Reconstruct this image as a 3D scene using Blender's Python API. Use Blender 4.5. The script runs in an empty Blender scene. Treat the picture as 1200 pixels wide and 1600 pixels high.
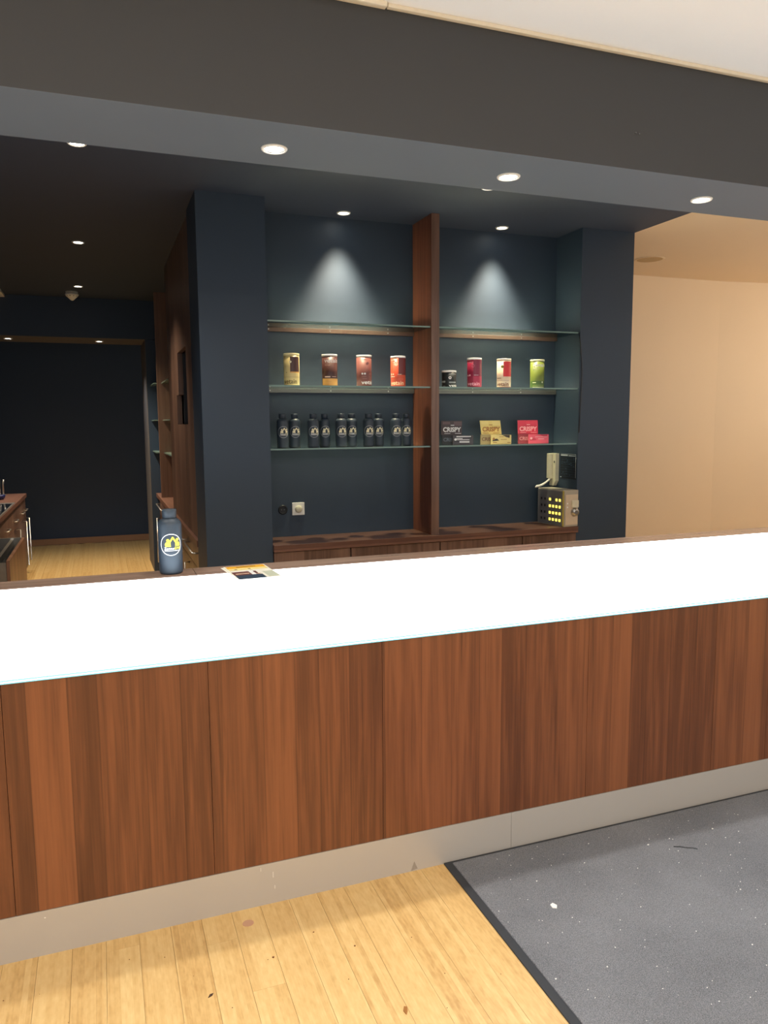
import bpy, bmesh, math, random
from mathutils import Vector, Matrix
random.seed(7)
C = bpy.context.scene.collection
sc = bpy.context.scene
PI = math.pi

# ------------------------------------------------------------------ camera
yaw, pitch, roll, FPX = 0.356767, -0.1175155, -0.0071315, 1188.2
fw = Vector((math.sin(yaw)*math.cos(pitch), math.cos(yaw)*math.cos(pitch), math.sin(pitch)))
r0 = Vector((math.cos(yaw), -math.sin(yaw), 0)); u0 = r0.cross(fw)
rt = r0*math.cos(roll) + u0*math.sin(roll); up = rt.cross(fw)
CAM = Vector((0, 0, 1.58))
cd = bpy.data.cameras.new('camera'); cam = bpy.data.objects.new('camera', cd); C.objects.link(cam)
m = Matrix((rt, up, -fw)).transposed().to_4x4(); m.translation = CAM
cam.matrix_world = m
cd.sensor_fit = 'HORIZONTAL'; cd.sensor_width = 36; cd.lens = 36*FPX/1200; cd.clip_start = 0.05
sc.camera = cam
# ------------------------------------------------------------------ view, world, large lights
vs = sc.view_settings; vs.view_transform = 'Standard'; vs.look = 'None'; vs.gamma = 1; vs.use_curve_mapping = False
vs.exposure = 0.0
W = bpy.data.worlds.new('world'); sc.world = W; W.use_nodes = True
W.node_tree.nodes['Background'].inputs[0].default_value = (1.0, 0.975, 0.945, 1)
W.node_tree.nodes['Background'].inputs[1].default_value = 0.95
def area(name, loc, rot, sx, sy, p, col):
    l = bpy.data.lights.new(name, 'AREA'); l.shape = 'RECTANGLE'; l.size = sx; l.size_y = sy; l.energy = p; l.color = col
    o = bpy.data.objects.new(name, l); C.objects.link(o); o.location = loc; o.rotation_euler = rot; return o
area('hall_light', (0.6, 0.2, 2.80), (0, 0, 0), 3.0, 0.5, 24, (1, .96, .90))
area('hall_light', (0.6, -1.8, 2.80), (0, 0, 0), 5.0, 1.2, 150, (1, .96, .90))
pl_ = bpy.data.lights.new('side_room_fill', 'POINT'); pl_.energy = 58; pl_.color = (1, .89, .74); pl_.shadow_soft_size = .15
po_ = bpy.data.objects.new('side_room_fill', pl_); C.objects.link(po_); po_.location = (6.5, 3.6, 2.2)  # unseen point light, added to brighten the cream room's walls and ceiling

# ------------------------------------------------------------------ materials
MATS = {}
def lin(c):
    return tuple(((v/255)/12.92 if v/255 <= .04045 else ((v/255+.055)/1.055)**2.4) for v in c)
def new(name):
    mt = bpy.data.materials.new(name); mt.use_nodes = True
    nt = mt.node_tree; return mt, nt, nt.nodes['Principled BSDF']
def N(nt, t, **k):
    n = nt.nodes.new(t)
    for a, b in k.items(): setattr(n, a, b)
    return n
def L(nt, a, b): nt.links.new(a, b)
def plain(name, col, rough=.5, metal=0, spec=.5, noise=.06, nscale=40, bump=0):
    """paint / plastic: a colour with a little procedural unevenness"""
    if name in MATS: return MATS[name]
    mt, nt, p = new(name); c = lin(col)
    g = N(nt, 'ShaderNodeNewGeometry'); nz = N(nt, 'ShaderNodeTexNoise'); nz.inputs['Scale'].default_value = nscale; nz.inputs['Detail'].default_value = 3
    L(nt, g.outputs['Position'], nz.inputs['Vector'])
    mr = N(nt, 'ShaderNodeMapRange'); mr.inputs[3].default_value = 1-noise; mr.inputs[4].default_value = 1+noise
    L(nt, nz.outputs['Fac'], mr.inputs[0])
    mx = N(nt, 'ShaderNodeMix', data_type='RGBA', blend_type='MULTIPLY'); mx.inputs[0].default_value = 1
    mx.inputs[6].default_value = (*c, 1); L(nt, mr.outputs[0], mx.inputs[7]); L(nt, mx.outputs[2], p.inputs['Base Color'])
    p.inputs['Roughness'].default_value = rough; p.inputs['Metallic'].default_value = metal; p.inputs['Specular IOR Level'].default_value = spec
    if bump:
        b = N(nt, 'ShaderNodeBump'); b.inputs['Strength'].default_value = bump; b.inputs['Distance'].default_value = .002
        n2 = N(nt, 'ShaderNodeTexNoise'); n2.inputs['Scale'].default_value = nscale*6; L(nt, g.outputs['Position'], n2.inputs['Vector'])
        L(nt, n2.outputs['Fac'], b.inputs['Height']); L(nt, b.outputs[0], p.inputs['Normal'])
    MATS[name] = mt; return mt
def emit(name, col, s):
    mt, nt, p = new(name); p.inputs['Base Color'].default_value = (*lin(col), 1)
    p.inputs['Emission Color'].default_value = (*lin(col), 1); p.inputs['Emission Strength'].default_value = s
    MATS[name] = mt; return mt
def walnut(name, axis, dark, light, rough=.35, sw=8.5, seed=0.0):
    """wood-print laminate: irregular strips across, grain along. axis = grain direction: 'Z','X','Y'"""
    mt, nt, p = new(name)
    g = N(nt, 'ShaderNodeNewGeometry'); sp = N(nt, 'ShaderNodeSeparateXYZ'); L(nt, g.outputs['Position'], sp.inputs[0])
    def add(a, b):
        n = N(nt, 'ShaderNodeMath', operation='ADD'); L(nt, a, n.inputs[0])
        if isinstance(b, float): n.inputs[1].default_value = b
        else: L(nt, b, n.inputs[1])
        return n.outputs[0]
    def mul(a, b):
        n = N(nt, 'ShaderNodeMath', operation='MULTIPLY'); L(nt, a, n.inputs[0]); n.inputs[1].default_value = b; return n.outputs[0]
    X, Y, Z = sp.outputs
    if axis == 'Z': across, along = add(X, Y), Z
    elif axis == 'X': across, along = add(Y, Z), X
    else: across, along = add(X, Z), Y
    across = add(across, seed)
    v = N(nt, 'ShaderNodeTexVoronoi', voronoi_dimensions='1D', feature='F1'); L(nt, mul(across, sw), v.inputs['W']); v.inputs['Scale'].default_value = 1
    vd = N(nt, 'ShaderNodeTexVoronoi', voronoi_dimensions='1D', feature='DISTANCE_TO_EDGE'); L(nt, mul(across, sw), vd.inputs['W']); vd.inputs['Scale'].default_value = 1
    sc_ = N(nt, 'ShaderNodeSeparateColor'); L(nt, v.outputs['Color'], sc_.inputs[0])
    # per-strip shift of the grain
    cx = N(nt, 'ShaderNodeCombineXYZ'); L(nt, mul(across, 38), cx.inputs[0])
    sh = add(mul(along, 1.6), mul(sc_.outputs[1], 19.0)); L(nt, sh, cx.inputs[2]); L(nt, mul(sc_.outputs[2], 37.0), cx.inputs[1])
    n1 = N(nt, 'ShaderNodeTexNoise'); n1.inputs['Scale'].default_value = 1; n1.inputs['Detail'].default_value = 5; n1.inputs['Distortion'].default_value = .6
    L(nt, cx.outputs[0], n1.inputs['Vector'])
    cy = N(nt, 'ShaderNodeCombineXYZ'); L(nt, mul(across, 160), cy.inputs[0]); L(nt, mul(along, 3.5), cy.inputs[2])
    n2 = N(nt, 'ShaderNodeTexNoise'); n2.inputs['Scale'].default_value = 1; n2.inputs['Detail'].default_value = 3; L(nt, cy.outputs[0], n2.inputs['Vector'])
    # tone = strip + grain
    t = add(add(mul(sc_.outputs[0], .29), mul(n1.outputs['Fac'], .54)), mul(n2.outputs['Fac'], .26))
    cr = N(nt, 'ShaderNodeValToRGB'); e = cr.color_ramp.elements
    d, l = lin(dark), lin(light); md = tuple((a*.45+b*.55) for a, b in zip(d, l))
    e[0].position = .22; e[0].color = (*[c*.6 for c in d], 1); e[1].position = .86; e[1].color = (*l, 1)
    e.new(.44).color = (*d, 1); e.new(.62).color = (*md, 1)
    L(nt, t, cr.inputs[0])
    # thin dark streaks here and there along strip edges
    st = N(nt, 'ShaderNodeMapRange'); st.inputs[1].default_value = 0; st.inputs[2].default_value = .028; st.inputs[3].default_value = .72; st.inputs[4].default_value = 1
    L(nt, vd.outputs['Distance'], st.inputs[0])
    mx = N(nt, 'ShaderNodeMix', data_type='RGBA', blend_type='MULTIPLY'); mx.inputs[0].default_value = 1
    cz_ = N(nt, 'ShaderNodeCombineXYZ'); L(nt, mul(across, 34), cz_.inputs[0]); L(nt, add(mul(along, .7), mul(sc_.outputs[2], 23.0)), cz_.inputs[2])
    n3 = N(nt, 'ShaderNodeTexNoise'); n3.inputs['Scale'].default_value = 1; n3.inputs['Detail'].default_value = 4; n3.inputs['Roughness'].default_value = .65; L(nt, cz_.outputs[0], n3.inputs['Vector'])
    sk = N(nt, 'ShaderNodeMapRange'); sk.inputs[1].default_value = .30; sk.inputs[2].default_value = .39; sk.inputs[3].default_value = .62; sk.inputs[4].default_value = 1; L(nt, n3.outputs['Fac'], sk.inputs[0])
    s2 = N(nt, 'ShaderNodeMath', operation='MULTIPLY'); L(nt, st.outputs[0], s2.inputs[0]); L(nt, sk.outputs[0], s2.inputs[1])
    L(nt, cr.outputs[0], mx.inputs[6]); L(nt, s2.outputs[0], mx.inputs[7]); L(nt, mx.outputs[2], p.inputs['Base Color'])
    p.inputs['Roughness'].default_value = rough; p.inputs['Specular IOR Level'].default_value = .4
    MATS[name] = mt; return mt
def bamboo(name):
    mt, nt, p = new(name)
    g = N(nt, 'ShaderNodeNewGeometry'); sp = N(nt, 'ShaderNodeSeparateXYZ'); L(nt, g.outputs['Position'], sp.inputs[0])
    oi = N(nt, 'ShaderNodeObjectInfo')
    def mth(op, a, b):
        n = N(nt, 'ShaderNodeMath', operation=op)
        for i, q in enumerate((a, b)):
            if isinstance(q, (int, float)): n.inputs[i].default_value = q
            else: L(nt, q, n.inputs[i])
        return n.outputs[0]
    X, Y, Z = sp.outputs
    # thin bamboo laths with node marks at irregular spots
    lath = mth('FLOOR', mth('MULTIPLY', X, 62.0), 0)
    wn = N(nt, 'ShaderNodeTexWhiteNoise', noise_dimensions='2D'); cv = N(nt, 'ShaderNodeCombineXYZ'); L(nt, lath, cv.inputs[0]); L(nt, oi.outputs['Random'], cv.inputs[1]); L(nt, cv.outputs[0], wn.inputs['Vector'])
    c1 = N(nt, 'ShaderNodeCombineXYZ'); L(nt, mth('MULTIPLY', X, 150.), c1.inputs[0]); L(nt, mth('ADD', mth('MULTIPLY', Y, 4.0), mth('MULTIPLY', wn.outputs['Value'], 30.)), c1.inputs[1])
    n1 = N(nt, 'ShaderNodeTexNoise'); n1.inputs['Scale'].default_value = 1; n1.inputs['Detail'].default_value = 3; L(nt, c1.outputs[0], n1.inputs['Vector'])
    c2 = N(nt, 'ShaderNodeCombineXYZ'); L(nt, mth('MULTIPLY', X, 62.), c2.inputs[0]); L(nt, mth('ADD', mth('MULTIPLY', Y, 24.0), mth('MULTIPLY', wn.outputs['Value'], 50.)), c2.inputs[1])
    n2 = N(nt, 'ShaderNodeTexNoise'); n2.inputs['Scale'].default_value = 1; n2.inputs['Detail'].default_value = 2; L(nt, c2.outputs[0], n2.inputs['Vector'])
    t = mth('ADD', mth('ADD', mth('MULTIPLY', wn.outputs['Value'], .22), mth('MULTIPLY', n1.outputs['Fac'], .36)), mth('ADD', mth('MULTIPLY', n2.outputs['Fac'], .56), mth('MULTIPLY', oi.outputs['Random'], .12)))
    cr = N(nt, 'ShaderNodeValToRGB'); e = cr.color_ramp.elements
    e[0].position = .25; e[0].color = (*lin((190, 149, 90)), 1); e[1].position = .9; e[1].color = (*lin((230, 199, 139)), 1)
    e.new(.5).color = (*lin((213, 175, 114)), 1); t = mth('SUBTRACT', t, .09); L(nt, t, cr.inputs[0])
    L(nt, cr.outputs[0], p.inputs['Base Color']); p.inputs['Roughness'].default_value = .42; p.inputs['Specular IOR Level'].default_value = .4
    MATS[name] = mt; return mt
def carpet(name):
    mt, nt, p = new(name)
    g = N(nt, 'ShaderNodeNewGeometry')
    n1 = N(nt, 'ShaderNodeTexNoise'); n1.inputs['Scale'].default_value = 420; n1.inputs['Detail'].default_value = 4; L(nt, g.outputs['Position'], n1.inputs['Vector'])
    n2 = N(nt, 'ShaderNodeTexNoise'); n2.inputs['Scale'].default_value = 3; n2.inputs['Detail'].default_value = 5; L(nt, g.outputs['Position'], n2.inputs['Vector'])
    a = N(nt, 'ShaderNodeMath', operation='ADD'); m1 = N(nt, 'ShaderNodeMath', operation='MULTIPLY'); m1.inputs[1].default_value = .88; L(nt, n1.outputs['Fac'], m1.inputs[0])
    m2 = N(nt, 'ShaderNodeMath', operation='MULTIPLY'); m2.inputs[1].default_value = .22; L(nt, n2.outputs['Fac'], m2.inputs[0]); L(nt, m1.outputs[0], a.inputs[0]); L(nt, m2.outputs[0], a.inputs[1])
    cr = N(nt, 'ShaderNodeValToRGB'); e = cr.color_ramp.elements; e[0].position = .3; e[0].color = (*lin((66, 68, 72)), 1); e[1].position = .8; e[1].color = (*lin((152, 153, 157)), 1)
    L(nt, a.outputs[0], cr.inputs[0]); L(nt, cr.outputs[0], p.inputs['Base Color']); p.inputs['Roughness'].default_value = .95; p.inputs['Specular IOR Level'].default_value = .1
    b = N(nt, 'ShaderNodeBump'); b.inputs['Strength'].default_value = .7; b.inputs['Distance'].default_value = .004; L(nt, n1.outputs['Fac'], b.inputs['Height']); L(nt, b.outputs[0], p.inputs['Normal'])
    MATS[name] = mt; return mt
def glassmat(name, col):
    """clear pane: light passes tinted, a Fresnel share is mirrored"""
    mt, nt, p = new(name); nt.nodes.remove(p)
    tr = N(nt, 'ShaderNodeBsdfTransparent'); tr.inputs[0].default_value = (*col, 1)
    gl = N(nt, 'ShaderNodeBsdfGlossy'); gl.inputs['Roughness'].default_value = .03; gl.inputs[0].default_value = (.9, 1, .97, 1)
    fr = N(nt, 'ShaderNodeFresnel'); fr.inputs[0].default_value = 1.5
    mx = N(nt, 'ShaderNodeMixShader'); L(nt, fr.outputs[0], mx.inputs[0]); L(nt, tr.outputs[0], mx.inputs[1]); L(nt, gl.outputs[0], mx.inputs[2])
    L(nt, mx.outputs[0], nt.nodes['Material Output'].inputs[0]); MATS[name] = mt; return mt

navy = plain('navy_paint', (44, 60, 78), .55, noise=.05, nscale=3)
deepnavy = plain('deep_navy_paint', (39, 58, 84), .55, noise=.05, nscale=3)
taupe = plain('taupe_lit_reveal', (92, 89, 90), .6, noise=.03, nscale=5)  # lighter tone paints in the light on the back header underside and jamb
charcoal = plain('charcoal_paint', (59, 62, 67), .6, noise=.04, nscale=3)
darkceil = plain('dark_ceiling_paint', (50, 62, 84), .7, noise=.04, nscale=3)
white_c = plain('white_ceiling_paint', (248, 247, 245), .7, noise=.02, nscale=3)
cream = plain('cream_wall_paint', (236, 216, 188), .7, noise=.02, nscale=3)
wood_v = walnut('walnut_laminate_vertical', 'Z', (101, 60, 37), (146, 90, 56), sw=9.0)
wood_x = walnut('walnut_laminate_long', 'X', (96, 68, 58), (132, 98, 84), rough=.28, sw=5)
wood_d = walnut('dark_walnut_vertical', 'Z', (94, 72, 62), (136, 106, 93), sw=5, seed=3.3)
wood_l = walnut('walnut_ledge', 'X', (150, 124, 108), (176, 150, 132), rough=.22, sw=5, seed=.4)
wood_y = walnut('dark_walnut_depth', 'Y', (92, 64, 54), (126, 92, 80), sw=5, seed=1.7)
bam = bamboo('bamboo_parquet')
mat_c = carpet('grey_mat_pile')
rubber = plain('black_rubber', (48, 50, 54), .8)
kickm = plain('satin_metal_laminate', (181, 175, 168), .38, metal=.2, noise=.03, nscale=2)
steel = plain('brushed_steel', (190, 188, 184), .3, metal=.9)
dsteel = plain('dark_steel', (110, 112, 116), .35, metal=.8)
panel_e = emit('backlit_glass', (228, 243, 255), 8.5)
edge_e = emit('lit_glass_edge', (124, 205, 223), .5)
lens_e = emit('lamp_lens', (255, 250, 235), 14)
led_e = emit('button_light', (255, 226, 90), 2.2)
glass = glassmat('shelf_glass', (.955, .985, .978))
glass_e = plain('glass_edge_green', (112, 138, 134), .15)
whitep = plain('white_plastic', (236, 234, 228), .4)
creamp = plain('cream_plastic', (214, 208, 184), .45)
blackp = plain('black_plastic', (22, 24, 30), .4)
bluep = plain('blue_plastic', (24, 36, 92), .35)
dglass = plain('dark_hob_glass', (24, 30, 40), .08)
dark_in = plain('dark_interior', (20, 26, 38), .6)

# ------------------------------------------------------------------ mesh helpers
def bx(bm, x0, x1, y0, y1, z0, z1, bev=0):
    r = bmesh.ops.create_cube(bm, size=1)
    for v in r['verts']:
        v.co = Vector((x0+(v.co.x+.5)*(x1-x0), y0+(v.co.y+.5)*(y1-y0), z0+(v.co.z+.5)*(z1-z0)))
    if bev:
        es = list({e for v in r['verts'] for e in v.link_edges})
        bmesh.ops.bevel(bm, geom=es, offset=bev, segments=2, affect='EDGES', profile=.6)
    return bm
def box(x0, x1, y0, y1, z0, z1, bev=0): return bx(bmesh.new(), x0, x1, y0, y1, z0, z1, bev)
def lathe(bm, prof, seg=40, c=(0, 0, 0), cap=True):
    rings = []
    for r, z in prof:
        rings.append([bm.verts.new((c[0]+r*math.cos(2*PI*i/seg), c[1]+r*math.sin(2*PI*i/seg), c[2]+z)) for i in range(seg)])
    for a, b in zip(rings, rings[1:]):
        for i in range(seg):
            j = (i+1) % seg; f = bm.faces.new((a[i], a[j], b[j], b[i])); f.smooth = True
    if cap:
        bm.faces.new(rings[-1]); bm.faces.new(list(reversed(rings[0])))
    return bm
def tube(bm, pts, r, seg=8):
    pts = [Vector(p) for p in pts]; rings = []
    for i, p in enumerate(pts):
        d = (pts[min(i+1, len(pts)-1)]-pts[max(i-1, 0)]).normalized()
        a = d.orthogonal().normalized() if abs(d.z) > .9 else d.cross(Vector((0, 0, 1))).normalized()
        b = d.cross(a)
        rings.append([bm.verts.new(p+a*r*math.cos(2*PI*k/seg)+b*r*math.sin(2*PI*k/seg)) for k in range(seg)])
    for a, b in zip(rings, rings[1:]):
        for i in range(seg):
            j = (i+1) % seg; f = bm.faces.new((a[i], a[j], b[j], b[i])); f.smooth = True
    bm.faces.new(rings[-1]); bm.faces.new(list(reversed(rings[0])))
    bmesh.ops.recalc_face_normals(bm, faces=bm.faces)
    return bm
def obj(name, bm, mat, parent=None, world=True):
    """one mesh object; with world=True the mesh is given in world coordinates and shifted to its parent's place"""
    me = bpy.data.meshes.new(name)
    if isinstance(bm, bpy.types.Mesh): me = bm
    else:
        if parent is not None and world: bm.transform(Matrix.Translation(-parent_loc(parent)))
        bm.to_mesh(me); bm.free(); me.materials.append(mat)
    o = bpy.data.objects.new(name, me); C.objects.link(o)
    if parent is not None: o.parent = parent
    return o
def parent_loc(p):
    v = Vector(p.location)
    while p.parent: p = p.parent; v += p.location
    return v
def tag(o, label, cat, group=None):
    o['label'] = label; o['category'] = cat
    if group: o['group'] = group
    return o
def thing(name, label, cat, loc=(0, 0, 0), group=None, rz=0):
    o = bpy.data.objects.new(name, None); C.objects.link(o); o.location = loc; o.rotation_euler = (0, 0, rz); o.empty_display_size = .1
    return tag(o, label, cat, group)
def struct(name, bm, mat, label=None):
    o = obj(name, bm, mat); o['kind'] = 'structure'
    if label: o['label'] = label
    return o
TXT = {}
def text_tris(s, bold=0.0):
    """flat text outline as (verts, faces), 1 unit tall, origin at left baseline"""
    key = (s, bold)
    if key not in TXT:
        cu = bpy.data.curves.new('t', 'FONT'); cu.body = s; cu.size = 1; cu.resolution_u = 3; cu.offset = bold
        o = bpy.data.objects.new('t', cu); C.objects.link(o)
        bpy.context.view_layer.update()
        me = bpy.data.meshes.new_from_object(o.evaluated_get(bpy.context.evaluated_depsgraph_get()))
        TXT[key] = ([tuple(v.co) for v in me.vertices], [tuple(p.vertices) for p in me.polygons])
        bpy.data.objects.remove(o); bpy.data.curves.remove(cu); bpy.data.meshes.remove(me)
    return TXT[key]
class Flat:
    """flat print in (u, v) metres, later laid on a plane or wrapped on a cylinder"""
    def __init__(s): s.v = []; s.f = []
    def poly(s, pts):
        b = len(s.v); s.v += [tuple(p) for p in pts]; s.f.append(tuple(range(b, b+len(pts)))); return s
    def rect(s, u0, u1, v0, v1, n=8):
        for i in range(n):
            a, b = u0+(u1-u0)*i/n, u0+(u1-u0)*(i+1)/n
            s.poly(((a, v0), (b, v0), (b, v1), (a, v1)))
        return s
    def disc(s, u, v, r, n=20): return s.poly([(u+r*math.cos(2*PI*i/n), v+r*math.sin(2*PI*i/n)) for i in range(n)])
    def ring(s, u, v, r, w, n=40):
        for i in range(n):
            a, b = 2*PI*i/n, 2*PI*(i+1)/n
            s.poly([(u+q*math.cos(t), v+q*math.sin(t)) for q, t in ((r, a), (r, b), (r-w, b), (r-w, a))])
        return s
    def bar(s, p, q, w):
        d = Vector((q[0]-p[0], q[1]-p[1])).normalized(); n = Vector((-d.y, d.x))*w/2
        return s.poly(((p[0]-n.x, p[1]-n.y), (q[0]-n.x, q[1]-n.y), (q[0]+n.x, q[1]+n.y), (p[0]+n.x, p[1]+n.y)))
    def text(s, t, u0, u1, v0, v1, bold=0.0):
        vs_, fs = text_tris(t, bold)
        xs = [q[0] for q in vs_]; ys = [q[1] for q in vs_]; b = len(s.v)
        ax, bx_, ay, by = min(xs), max(xs), min(ys), max(ys)
        s.v += [(u0+(q[0]-ax)/(bx_-ax)*(u1-u0), v0+(q[1]-ay)/(by-ay)*(v1-v0)) for q in vs_]
        s.f += [tuple(i+b for i in f) for f in fs]; return s
    def clip_u(s, lo, hi):
        keep = [f for f in s.f if all(lo <= s.v[i][0] <= hi for i in f)]; s.f = keep; return s
    def wrap(s, R, eps=.0005):
        bm = bmesh.new(); vv = [bm.verts.new((u, 0, v)) for u, v in s.v]
        for f in s.f:
            try: bm.faces.new([vv[i] for i in f])
            except ValueError: pass
        for _ in range(3):
            es = [e for e in bm.edges if abs(e.verts[0].co.x-e.verts[1].co.x) > R*.16]
            if not es: break
            bmesh.ops.subdivide_edges(bm, edges=es, cuts=1)
            bmesh.ops.triangulate(bm, faces=[f for f in bm.faces if len(f.verts) > 4])
        for v in bm.verts:
            a = v.co.x/R; v.co = Vector(((R+eps)*math.sin(a), -(R+eps)*math.cos(a), v.co.z))
        bmesh.ops.delete(bm, geom=[v for v in bm.verts if not v.link_faces], context='VERTS')
        return bm
    def plane(s, o, du, dv):
        o, du, dv = Vector(o), Vector(du), Vector(dv); bm = bmesh.new(); vv = [bm.verts.new(o+du*u+dv*v) for u, v in s.v]
        for f in s.f:
            try: bm.faces.new([vv[i] for i in f])
            except ValueError: pass
        return bm

# ------------------------------------------------------------------ the setting
ZC, ZB = 2.843, 2.465          # ceiling height, underside of the beam
floor = struct('floor', box(-4, 9, -5, 11.2, -.06, -.006), bam)
PW, PL = .0955, 2.4
plank_me = bpy.data.meshes.new('plank'); b = box(0, PW-.0009, 0, PL-.0004, -.006, 0); b.to_mesh(plank_me); b.free(); plank_me.materials.append(bam)
x = -1.102
while x < 1.2:
    y = 0.1 - random.random()*PL
    while y < 10.8:
        vis = y+PL > .3 and (x < .56 or y < 2.4) and y+PL < 11.15
        if vis:
            o = bpy.data.objects.new('plank', plank_me); C.objects.link(o); o.location = (x, y, 0); o.parent = floor
        y += PL
    x += PW
struct('ceiling', box(-2.0, 3.47, 2.713, 11.0, ZC, ZC+.06), darkceil)
struct('ceiling_hall', box(-4, 9, -5, 2.335, 2.85, 2.91), white_c)
struct('ceiling_side_room', box(3.47, 8.0, 2.713, 5.9, ZC, ZC+.06), cream)
struct('ceiling_beam', box(-4, 9, 2.335, 2.713, ZB+.001, 2.91), charcoal)
struct('ceiling_beam_soffit', box(-4, 9, 2.335, 2.713, ZB, ZB+.001), plain('blue_grey_panel_glow', (97, 107, 119), .6, noise=.03, nscale=3))  # thin slab; its bluer, lighter colour paints in the counter glass's light
struct('wall_left', box(-2.08, -2.0, 2.713, 11.0, 0, ZC), deepnavy)
struct('wall_back', box(-2.0, 3.47, 10.85, 10.95, 0, ZC), deepnavy)
struct('ceiling_beam_back', box(-2.0, .94, 8.40, 9.0, 2.452, ZC-.001), deepnavy)
struct('ceiling_beam_back_lit_face', box(-2.0, .496, 8.402, 9.0, 2.448, 2.452), taupe)  # thin slab, lamplight on the header underside put into its colour
struct('wall_back_return_lit_face', box(.496, .50, 8.402, 9.2, 0, 2.448), taupe)  # thin slab, warm light on the jamb side put into its colour
struct('wall_back_return', box(.50, .94, 8.40, 9.2, 0, 2.448), deepnavy)
struct('baseboard_back', box(-2.0, .94, 10.835, 10.85, 0, .08), plain('tan_wood', (158, 120, 92), .5, noise=.1, nscale=9))
struct('wall_niche_left', box(.552, .936, 4.40, 4.82, 0, ZC), navy)
struct('wall_niche_back', box(.936, 3.05, 4.70, 4.80, 0, ZC), navy)
struct('wall_niche_right', box(3.05, 3.466, 4.40, 5.64, 0, ZC), navy)
struct('wall_galley_right', box(.90, .936, 4.82, 8.40, 0, ZC), navy)
struct('wall_side_room_back', box(3.466, 5.42, 5.64, 5.75, 0, ZC), cream)
wr = box(5.42, 8.0, 5.64, 5.75, 0, ZC)
for v in wr.verts:
    if v.co.x > 7 and v.co.y < 5.7: v.co.y -= .32
struct('wall_side_room_back_return', wr, cream)
struct('wall_right', box(8.0, 8.1, 2.713, 5.75, 0, ZC), cream)
struct('wall_front_left', box(-4, -2.0, 2.335, 2.60, 0, ZB), navy)
struct('wall_front_right', box(6.52, 9, 2.335, 2.60, 0, ZB), navy)
# strip along the top of the beam
struct('trim_1', box(-4, .885, 2.312, 2.335, 2.836, 2.85, .002), plain('white_trim', (240, 232, 214), .5))
struct('trim_2', box(.89, 9, 2.318, 2.335, 2.838, 2.85, .002), MATS['white_trim'])

# ------------------------------------------------------------------ downlights
def downlight_proto():
    ring = bmesh.new(); lathe(ring, [(.0335, -.002), (.0345, -.006), (.040, -.006), (.0425, -.003), (.043, 0), (.036, 0)], 32, cap=False)
    refl = bmesh.new(); lathe(refl, [(.0312, -.0005), (.0340, -.004)], 32, cap=False)
    lens = bmesh.new(); lathe(lens, [(.010, -.0045), (.024, -.0035), (.0315, -.0015), (.0315, -.0005)], 32)
    out = []
    for n, bm_, mt in (('trim_ring', ring, whitep), ('reflector', refl, steel), ('lens', lens, lens_e)):
        me = bpy.data.meshes.new(n); bm_.to_mesh(me); bm_.free(); me.materials.append(mt); out.append((n, me))
    return out
DL = downlight_proto()
def downlight(x, y, z, label, p, cone=70, blend=.6, col=(1, .96, .90), group='ceiling downlights', tilt=(0, 0), size=.025):
    t = thing('downlight', label, 'downlight', (x, y, z-.0005), group)
    for n, me in DL: obj(n, me, None, t)
    if p:
        l = bpy.data.lights.new('lamp', 'SPOT'); l.energy = p; l.spot_size = math.radians(cone); l.spot_blend = blend; l.color = col; l.shadow_soft_size = size
        o = bpy.data.objects.new('lamp', l); C.objects.link(o); o.parent = t; o.location = (0, 0, -.03); o.rotation_euler = (tilt[0], tilt[1], 0)
    return t
BP = 28
downlight(-.29, 2.545, ZB, 'downlight in the beam beyond the left edge of the picture', BP, 120, 1)
downlight(.578, 2.547, ZB, 'round white downlight in the beam, nearest the left, above the leaflet', BP, 120, 1)
downlight(1.441, 2.545, ZB, 'round white downlight in the middle of the beam, above the wooden divider', BP, 120, 1)
downlight(2.324, 2.543, ZB, 'round white downlight in the beam at the right, by the cream room', BP, 120, 1)
downlight(3.2, 2.543, ZB, 'downlight in the beam beyond the right edge of the picture', BP, 120, 1)
downlight(-.029, 3.858, ZC, 'downlight in the dark ceiling half hidden behind the edge of the beam at left', 34, 110, .8)
downlight(-.069, 5.882, ZC, 'second downlight along the dark passage ceiling, halfway to the back', 100, 110, .8, (1, .84, .62))
downlight(-.111, 7.716, ZC, 'small far downlight just behind the smoke detector', 240, 100, .8, (1, .78, .50))
downlight(2.05, 3.832, ZC, 'downlight whose sliver shows at the back edge of the beam', 14, 110, .8)
downlight(1.456, 4.570, ZC, 'small downlight lighting the left bay of the shelf niche', 240, 69, 1, (1, .78, .52), size=.04)
downlight(2.544, 4.571, ZC, 'small downlight lighting the right bay of the shelf niche', 240, 69, 1, (1, .78, .52), size=.04)
downlight(-.809, 8.65, 2.448, 'far downlight under the back header at the left edge', 40, 110, .8)
downlight(.054, 8.68, 2.448, 'far downlight under the back header, the right one', 40, 110, .8)

# ------------------------------------------------------------------ bar counter
ZT, YF, YL, YBK = 1.094, 2.335, 2.471, 2.602
ct = thing('bar_counter', 'long walnut bar counter with a backlit white glass band and metal plinth', 'counter', (1.5, YF, 0))
XL, XR = -1.98, 6.5
obj('carcass', box(XL, XR, YF+.02, YBK-.01, .0, ZT-.04), dark_in, ct)
obj('plinth', box(XL, 1.365, YF, YF+.02, 0, .1415), kickm, ct)
obj('plinth', box(1.3662, XR, YF, YF+.02, 0, .1415), kickm, ct)
seams = [XL, -1.45, -.872, -.295, .283, .860, 1.437, 2.014, 2.591, 3.168, 3.745, 4.322, 4.9, 5.5, XR]
seams[6] = 1.688; del seams[7]; seams.insert(7, 2.30)
for a, b_ in zip(seams, seams[1:]):
    obj('front_panel', box(a+.0008, b_-.0008, YF+.001, YF+.02, .143, .848), wood_v, ct)
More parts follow.
